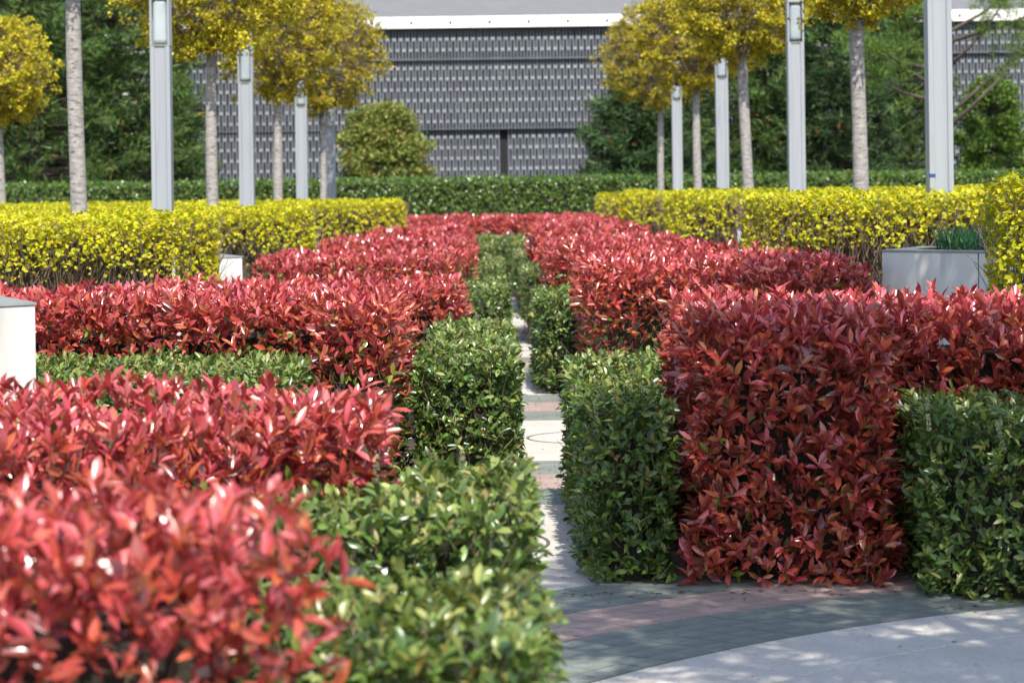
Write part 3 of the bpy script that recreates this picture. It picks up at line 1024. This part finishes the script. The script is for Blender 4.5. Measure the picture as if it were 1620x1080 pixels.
planter([(2.70, 17.6), (3.75, 16.35), (4.5, 17.4), (3.15, 18.5)], 1.245, 'grey shaded planter with tufts of grass at the right', [(0, 0.52)])
planter([(2.70, 28.0), (3.7, 27.2), (4.3, 28.2), (3.15, 28.9)], 1.235, 'small glimpse of pale planter beneath the right yellow hedge')
planter([(-2.18, 12.0), (-3.1, 11.2), (-3.9, 12.0), (-2.52, 12.85)], 1.195, 'white sunlit planter cut by the left edge of the photo')
planter([(-2.20, 22.1), (-3.2, 21.45), (-3.8, 22.3), (-2.5, 23.0)], 1.15, 'white planter corner at the end of the left yellow hedge')
planter([(-2.19, 31.9), (-3.2, 31.3), (-3.8, 32.2), (-2.5, 32.8)], 1.04, 'smallest white planter corner between left yellow and red hedges')

gr = np.random.default_rng(55)
n = 900
P = np.stack([gr.uniform(3.16, 3.95, n), gr.uniform(17.45, 18.1, n), np.full(n, 1.22)], 1)
P = P[inside(inset([(2.70, 17.6), (3.75, 16.35), (4.5, 17.4), (3.15, 18.5)], 0.2), P[:, 0], P[:, 1])]
n = len(P)
D = norm(np.stack([gr.normal(0, 0.22, n), gr.normal(0, 0.22, n), np.ones(n)], 1))
C = pal([(0.03, 0.13, 0.045), (0.05, 0.17, 0.055), (0.025, 0.09, 0.035), (0.10, 0.22, 0.06)], [3, 3, 2, 1], n, gr)
og = empty('grass_tuft', (3.4, 17.8, 1.2), 'tuft of fresh green grass growing in the grey planter', 'grass')
add('blades', leaves_mesh('blades', 'blade', P, D, norm(gr.normal(size=(n, 3)) * np.array([1, 1, 0.05])), gr.uniform(0.13, 0.22, n), np.ones(n) * 1.6, C), M['green_leaf'], og, 'stuff')


# ------------------------------------------------------------------ yellow hedges
def yellow_hedge(poly, h, label, seed, density=1050, leaf=0.036, bare=0.80, tpl='kite_round'):
    """leafy above, thinning to bare twigs below"""
    cx = sum(p[0] for p in poly) / len(poly)
    cy = sum(p[1] for p in poly) / len(poly)
    r = np.random.default_rng(seed)
    root = empty('yellow_hedge', (cx, cy, 0), label, 'hedge', 'clipped yellow hedges')
    data = grow('yellow', poly, h, seed, density, 4, leaf, zmin=0.55, depth=0.14, wob=0.035, back=0.1, top_k=0.5)
    P, D, U, L, W, C, Dp, Si = data
    line = bare + 0.06 * sines(P, seed + 3, 1.6) + 0.04 * sines(P, seed + 4, 6)
    ex = max(p[0] for p in poly) if cx < 0 else min(p[0] for p in poly)
    line = line - 0.30 * np.exp(-np.abs(P[:, 0] - ex) / 0.35)
    frac = P[:, 2] / h
    keep = (Si == 0) | (r.random(len(P)) < np.clip((frac - line) * 8 + 0.5, 0.035, 1))
    P, D, U, L, W, C = [a[keep] for a in (P, D, U, L, W, C)]
    add('foliage', leaves_mesh('foliage', tpl, P, D, U, L, W, C), M['yellow_leaf'], root, 'stuff')
    A, N, S = surface_samples(poly, h * 0.9, 520 if cy < 24 else 240, 0.5, 0.0, 0.04, seed + 40)
    vis = (A[:, 0] > -0.2 * A[:, 1] - 0.5) & (A[:, 0] < 0.212 * A[:, 1] + 0.5)
    A, N = A[vis], N[vis]
    A = A - N * r.uniform(0.01, 0.30, (len(A), 1))
    A[:, 2] = np.clip(A[:, 2], 0.1, h * 0.9)
    dirs = norm(N * 0.12 + np.array([0, 0, 1.0]) + r.normal(0, 0.30, (len(A), 3)))
    B = A + dirs * r.uniform(0.12, 0.38, (len(A), 1))
    B[:, 2] = np.minimum(B[:, 2], h - 0.02)
    twigs('twigs', A, B, r.uniform(0.0022, 0.005, len(A)), M['twig'], root)
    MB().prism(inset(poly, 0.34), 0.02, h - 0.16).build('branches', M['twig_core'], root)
    inn = grow('yellow', inset(poly, 0.13), h - 0.07, seed + 60, density * 0.35, 4, leaf, zmin=h * 0.86, depth=0.08, wob=0.03, back=0.1, top_k=0.5)
    add('inner_foliage', leaves_mesh('inner_foliage', tpl, *inn[:6]), M['yellow_leaf'], root, 'stuff')
    return root


yellow_hedge([(-2.32, 20.9), (-2.07, 18.9), (-5.6, 18.3), (-5.6, 20.9)], 1.53, 'yellow hedge with bare twiggy foot, nearest on the left', 401)
yellow_hedge([(-2.26, 31.1), (-1.96, 27.6), (-7.5, 27.2), (-7.5, 31.1)], 1.53, 'yellow hedge second from the left planter, behind the first', 402, 620, 0.040, bare=0.8)
yellow_hedge([(-1.56, 43.5), (-1.38, 39.2), (-9.5, 38.6), (-9.5, 43.5)], 1.55, 'far left yellow hedge whose end meets the far green hedge', 403, 380, 0.047, bare=0.7)
yellow_hedge([(3.07, 15.75), (3.02, 15.1), (3.6, 14.35), (5.0, 14.35), (5.0, 15.75)], 1.72, 'shaded yellow hedge at the right edge in front of the grey planter', 404, 900, 0.039, 0.2)
yellow_hedge([(2.56, 25.3), (2.06, 20.9), (3.2, 20.3), (7.0, 20.1), (7.0, 25.3)], 1.63, 'long yellow hedge behind the grey planter', 405, 760, 0.039, 0.80)
yellow_hedge([(2.52, 36.5), (2.18, 32.2), (9.0, 31.8), (9.0, 36.5)], 1.63, 'middle yellow hedge on the right, beyond the glimpsed planter', 406, 430, 0.046, 0.76)
yellow_hedge([(2.40, 46.3), (2.16, 42.8), (10.0, 42.4), (10.0, 46.3)], 1.62, 'second farthest yellow hedge on the right', 407, 320, 0.050, 0.72)
yellow_hedge([(2.32, 56), (2.15, 52.5), (11.0, 52.2), (11.0, 56)], 1.58, 'farthest yellow hedge end on the right, beside the far green hedge', 408, 200, 0.055, 0.5)

# ------------------------------------------------------------------ red hedges
RG = 'clipped red leaved hedges'


def red(poly, h, label, seed, density=165, single=0, leaf=0.077, tpl='detailed', **kw):
    return hedge('red_hedge', 'red', inset(poly, 0.045), h - 0.075, label, RG, seed, density * (1.6 if tpl == 'detailed' else 1.35), 7, leaf * (1.02 if tpl == 'detailed' else 1.05), 'kite' if seed in (506, 507, 508, 514, 515) else tpl, single, core=0.20, core_top=0.20, twig_n=60, depth=0.15, wob=0.045, **kw)


# left, near to far
red([(-0.20, 4.40), (-0.36, 4.8), (-0.56, 5.30), (-1.6, 5.50), (-1.6, 4.2)], 1.17, 'blurred red hedge filling the lower left corner', 501, 210, 300, 0.064, low_green=0.75, low_line=0.80, thin=0.15, zmin=0.45)
red([(-0.30, 7.72), (-0.34, 8.7), (-2.3, 8.6), (-2.3, 6.7), (-1.15, 7.2)], 1.085, 'red hedge second from the bottom on the left, behind the low green top', 502, 190, 300, 0.071, low_green=0.7, low_line=0.86, thin=0.6, zmin=0.45)
red([(-0.47, 12.85), (-0.45, 14.7), (-3.2, 15.3), (-3.2, 13.95), (-0.92, 13.75), (-0.95, 12.9)], 1.18, 'red hedge beside the white planter, with a thin green strip in front', 503, 170, 260, low_green=0.85, low_line=0.88, thin=0.7, core_polys=[[(-0.83, 13.1), (-0.6, 13.1), (-0.6, 14.45), (-0.83, 14.45)], [(-0.85, 14.0), (-0.85, 14.5), (-3.0, 15.05), (-3.0, 14.2)]], zmin=0.05)
red([(-0.19, 17.1), (-0.18, 18.6), (-2.5, 18.4), (-2.5, 17.2)], 1.11, 'red hedge behind the one beside the white planter, ending at the path', 504, 150, 120, low_green=0.6, low_line=0.92, thin=0.75, zmin=0.4)
red([(-0.18, 25.0), (-0.17, 26.6), (-2.25, 26.3), (-2.25, 23.2), (-0.36, 23.4), (-0.36, 25.0)], 1.13, 'red hedge right of the white planter corner at the yellow hedge end', 505, 140, 0, tpl='simple', low_green=0.8, low_line=1.02, thin=0.85, zmin=0.4)
red([(-0.20, 30.3), (-0.2, 33.5), (-2.15, 33.6), (-2.15, 30.0)], 1.13, 'red hedge right of the smallest white planter corner', 506, 120, 0, tpl='simple', low_green=0.7, low_line=1.0, thin=0.8, zmin=0.4)
red([(-0.30, 38.3), (-0.32, 41.5), (-1.95, 41.5), (-1.95, 38.0)], 1.14, 'red hedge beside the far left yellow hedge end', 507, 100, 0, 0.095, tpl='simple', zmin=0.4)
red([(-1.9, 47.8), (2.1, 47.3), (2.1, 50.4), (-1.9, 50.4)], 1.20, 'farthest red hedge, closing the end of the path', 508, 95, 0, 0.10, tpl='simple', zmin=0.4)
# right, near to far
red([(0.78, 10.52), (1.66, 10.44), (1.7, 10.98), (3.2, 10.75), (3.2, 11.9), (0.80, 12.35)], 1.22, 'large dark red hedge reaching down to the terrace at the right', 511, 200, 300, low_green=0.10, low_line=0.8)
red([(0.63, 17.9), (1.5, 17.6), (2.62, 17.25), (2.62, 18.6), (2.4, 20.3), (0.62, 20.3)], 1.21, 'red hedge left of the grey planter', 512, 160, 160, low_green=0.6, low_line=0.84, thin=0.6, zmin=0.25)
red([(0.50, 24.3), (2.62, 24.2), (2.05, 25.4), (2.05, 28.3), (0.5, 28.3)], 1.21, 'third red hedge on the right from the terrace', 513, 130, 0, tpl='simple', low_green=0.6, low_line=0.88, thin=0.6, zmin=0.35)
red([(0.50, 34.2), (2.15, 34.0), (2.15, 37.5), (0.50, 37.5)], 1.20, 'fourth red hedge on the right from the terrace', 514, 105, 0, 0.095, tpl='simple', low_green=0.2, zmin=0.4)
red([(0.68, 41.5), (2.15, 41.4), (2.15, 44), (0.68, 44)], 1.19, 'narrow far red hedge on the right before the closing one', 515, 95, 0, 0.10, tpl='simple', zmin=0.4)

# ------------------------------------------------------------------ low green hedges
GG = 'low clipped green hedges along the path'


def low(poly, h, label, seed, density=420, single=0, leaf=0.052, tpl='narrow_detailed', **kw):
    return hedge('green_hedge', 'green', inset(poly, min(0.03, 0.1 * thickness(poly))), h - 0.04, label, GG, seed, density * (1.2 if single else 0.95), 6, leaf * (1.0 if single else 1.08), tpl if single else 'kite', single, core=0.13, core_top=0.14, twig_n=160, depth=0.10, wob=0.032, **kw)


low([(0.10, 4.85), (0.11, 5.80), (-0.85, 5.80), (-0.52, 5.35), (-0.34, 4.86)], 0.86, 'blurred green hedge block nearest the bottom edge', 601, 420, 260, zmin=0.4)
low([(0.13, 6.9), (0.13, 8.12), (-0.28, 8.12), (-0.31, 7.68), (-1.15, 7.15), (-1.6, 6.7), (-1.2, 6.45), (-0.6, 6.7)], 0.87, 'green hedge block in front of the second red hedge on the left', 602, 420, 300, zmin=0.25,
    core_polys=[[(0.0, 7.45), (0.0, 7.97), (-0.2, 7.97), (-0.2, 7.45)], [(-0.2, 7.4), (-0.2, 7.55), (-0.6, 7.3), (-0.6, 7.15)]])
low([(0.14, 13.35), (0.14, 17.0), (-0.42, 17.05), (-0.44, 13.3)], 0.86, 'tall looking green hedge block left of the path, beside red leaves', 603, 380, 260)
low([(-0.97, 12.1), (-0.97, 13.7), (-3.0, 13.85), (-3.0, 12.0)], 0.85, 'thin green hedge strip right of the white planter', 604, 380, 200, zmin=0.45)
low([(0.14, 22.0), (0.14, 24.9), (-0.33, 24.9), (-0.33, 22.0)], 0.85, 'second green hedge block along the left of the path', 605, 300, 0, tpl='simple', zmin=0.25)
low([(0.13, 29.2), (0.13, 34), (-0.18, 34), (-0.18, 30.2), (-0.3, 30.2), (-0.3, 29.2)], 0.85, 'third green hedge block along the left of the path', 606, 240, 0, tpl='simple', zmin=0.3)
low([(0.10, 39.5), (0.10, 43), (-0.28, 43), (-0.28, 39.5)], 0.85, 'farthest green hedge block along the left of the path', 607, 200, 0, 0.06, tpl='simple', zmin=0.3)
low([(0.345, 10.62), (0.345, 13.6), (0.95, 13.6), (0.95, 12.4), (0.77, 12.35), (0.75, 10.58)], 0.85, 'green hedge block between the path and the large dark red hedge', 611, 420, 300)
low([(1.69, 10.15), (2.4, 9.85), (3.3, 9.9), (3.3, 10.72), (1.72, 10.95)], 0.84, 'dark green hedge block with white flower spikes at the right edge', 612, 420, 300)
low([(0.315, 20.6), (0.315, 22.6), (0.9, 22.6), (0.9, 20.5)], 0.86, 'green hedge block right of the path before the third red hedge', 613, 340, 120)
low([(0.30, 27.2), (0.30, 30.4), (0.8, 30.4), (0.8, 28.4), (0.48, 28.4), (0.47, 27.2)], 0.85, 'third green hedge block along the right of the path', 614, 240, 0, tpl='simple', zmin=0.25)
low([(0.28, 34.0), (0.28, 38), (0.44, 38), (0.44, 34.0)], 0.85, 'fourth green hedge block along the right of the path', 615, 240, 0, tpl='simple', zmin=0.3)
low([(0.25, 39), (0.25, 44.5), (0.66, 44.5), (0.66, 39)], 0.86, 'farthest green hedge block along the right of the path', 616, 200, 0, 0.06, tpl='simple', zmin=0.3)

low([(-0.32, 45.6), (0.70, 45.6), (0.70, 47.1), (-0.32, 47.1)], 0.88, 'low green hedge across the path end before the farthest red hedge', 617, 200, 0, 0.06, tpl='simple', zmin=0.3)

# a few cream flower spikes on the green hedges
SPIKE = ([(0.50, 0.48, 0.30), (0.40, 0.42, 0.24), (0.34, 0.38, 0.18)], [4, 3, 2])
spike_owner = {o['label']: o for o in bpy.data.objects if o.get('label')}


def spike(owner, base, tilt, length, seed):
    r = np.random.default_rng(seed)
    n = 70
    t = r.uniform(0, 1, n)
    a = r.uniform(0, 6.28, n)
    ax = norm(np.array([tilt]))[0]
    s1 = norm(np.cross(ax, [0.2, 1, 0.1])[None])[0]
    s2 = np.cross(ax, s1)
    rad = 0.007 * (1 - 0.6 * t)
    side = s1[None] * np.cos(a)[:, None] + s2[None] * np.sin(a)[:, None]
    P = np.array(base)[None] + ax[None] * (t * length)[:, None] + side * rad[:, None] * 0.4
    D = norm(side + ax[None] * 0.4)
    C = pal(*SPIKE, n, r)
    add('flower_spike', leaves_mesh('flower_spike', 'tuft', P, D, np.tile(ax, (n, 1)), r.uniform(0.006, 0.010, n), np.ones(n), C, False), M['blossom'], owner)


g_right = spike_owner['dark green hedge block with white flower spikes at the right edge']
for i, (x, y, z, tx) in enumerate(((1.715, 10.04, 0.80, -0.1), (1.72, 10.04, 0.72, -0.15), (1.98, 9.93, 0.70, -0.3), (2.14, 9.88, 0.76, 0.15), (2.16, 9.88, 0.82, 0.1), (2.0, 9.95, 0.64, -0.3))):
    spike(g_right, (x, y, z), (tx, -0.35, 1.0), 0.07, 700 + i)
for lab, pts in (('green hedge block in front of the second red hedge on the left', [(0.0, 7.26, 0.62), (-0.35, 7.3, 0.86), (-0.1, 7.5, 0.86)]),
                 ('tall looking green hedge block left of the path, beside red leaves', [(-0.2, 13.27, 0.78), (-0.3, 14.5, 0.87), (-0.1, 15.5, 0.87), (-0.36, 13.6, 0.88), (0.02, 13.26, 0.4)]),
                 ('green hedge block between the path and the large dark red hedge', [(0.42, 10.56, 0.74), (0.6, 11.0, 0.86), (0.36, 11.8, 0.6)])):
    for i, p in enumerate(pts):
        spike(spike_owner[lab], p, (rng.normal(0, 0.2), -0.2, 1.0), 0.08, 720 + i + len(lab))

# fallen leaves and bits along the hedge feet
fr_ = np.random.default_rng(91)
n = 190
fx = fr_.uniform(0.2, 3.0, n)
fy = np.where(fx < 1.7, 10.45, 10.0) - np.abs(fr_.exponential(0.07, n))
n2 = 16
fx = np.concatenate([fx, fr_.uniform(0.15, 2.6, n2)])
fy = np.concatenate([fy, fr_.uniform(8.3, 10.3, n2)])
n3 = 60
fx = np.concatenate([fx, np.where(fr_.random(n3) < 0.6, 0.33 - fr_.exponential(0.04, n3), 0.14 + fr_.exponential(0.03, n3))])
fy = np.concatenate([fy, fr_.uniform(10.8, 21, n3)])
n = len(fx)
P = np.stack([fx, fy, np.where(np.hypot(fx - C1[0], fy - C1[1]) < 6.2, 0.0335, 0.0265)], 1)
a = fr_.uniform(0, 6.28, n)
D = np.stack([np.cos(a), np.sin(a), fr_.normal(0.03, 0.04, n)], 1)
U = norm(np.stack([fr_.normal(0, 0.15, n), fr_.normal(0, 0.15, n), np.ones(n)], 1))
C = pal([(0.16, 0.09, 0.045), (0.10, 0.06, 0.035), (0.22, 0.13, 0.05), (0.25, 0.05, 0.035), (0.10, 0.11, 0.03)], [30, 30, 14, 14, 12], n, fr_)
o = add('fallen_leaves', leaves_mesh('fallen_leaves', 'simple', P, D, U, fr_.uniform(0.010, 0.035, n), np.ones(n), C), M['needle'])
tag(o, 'dry fallen leaves and bits strewn along the hedge feet', kind='stuff')
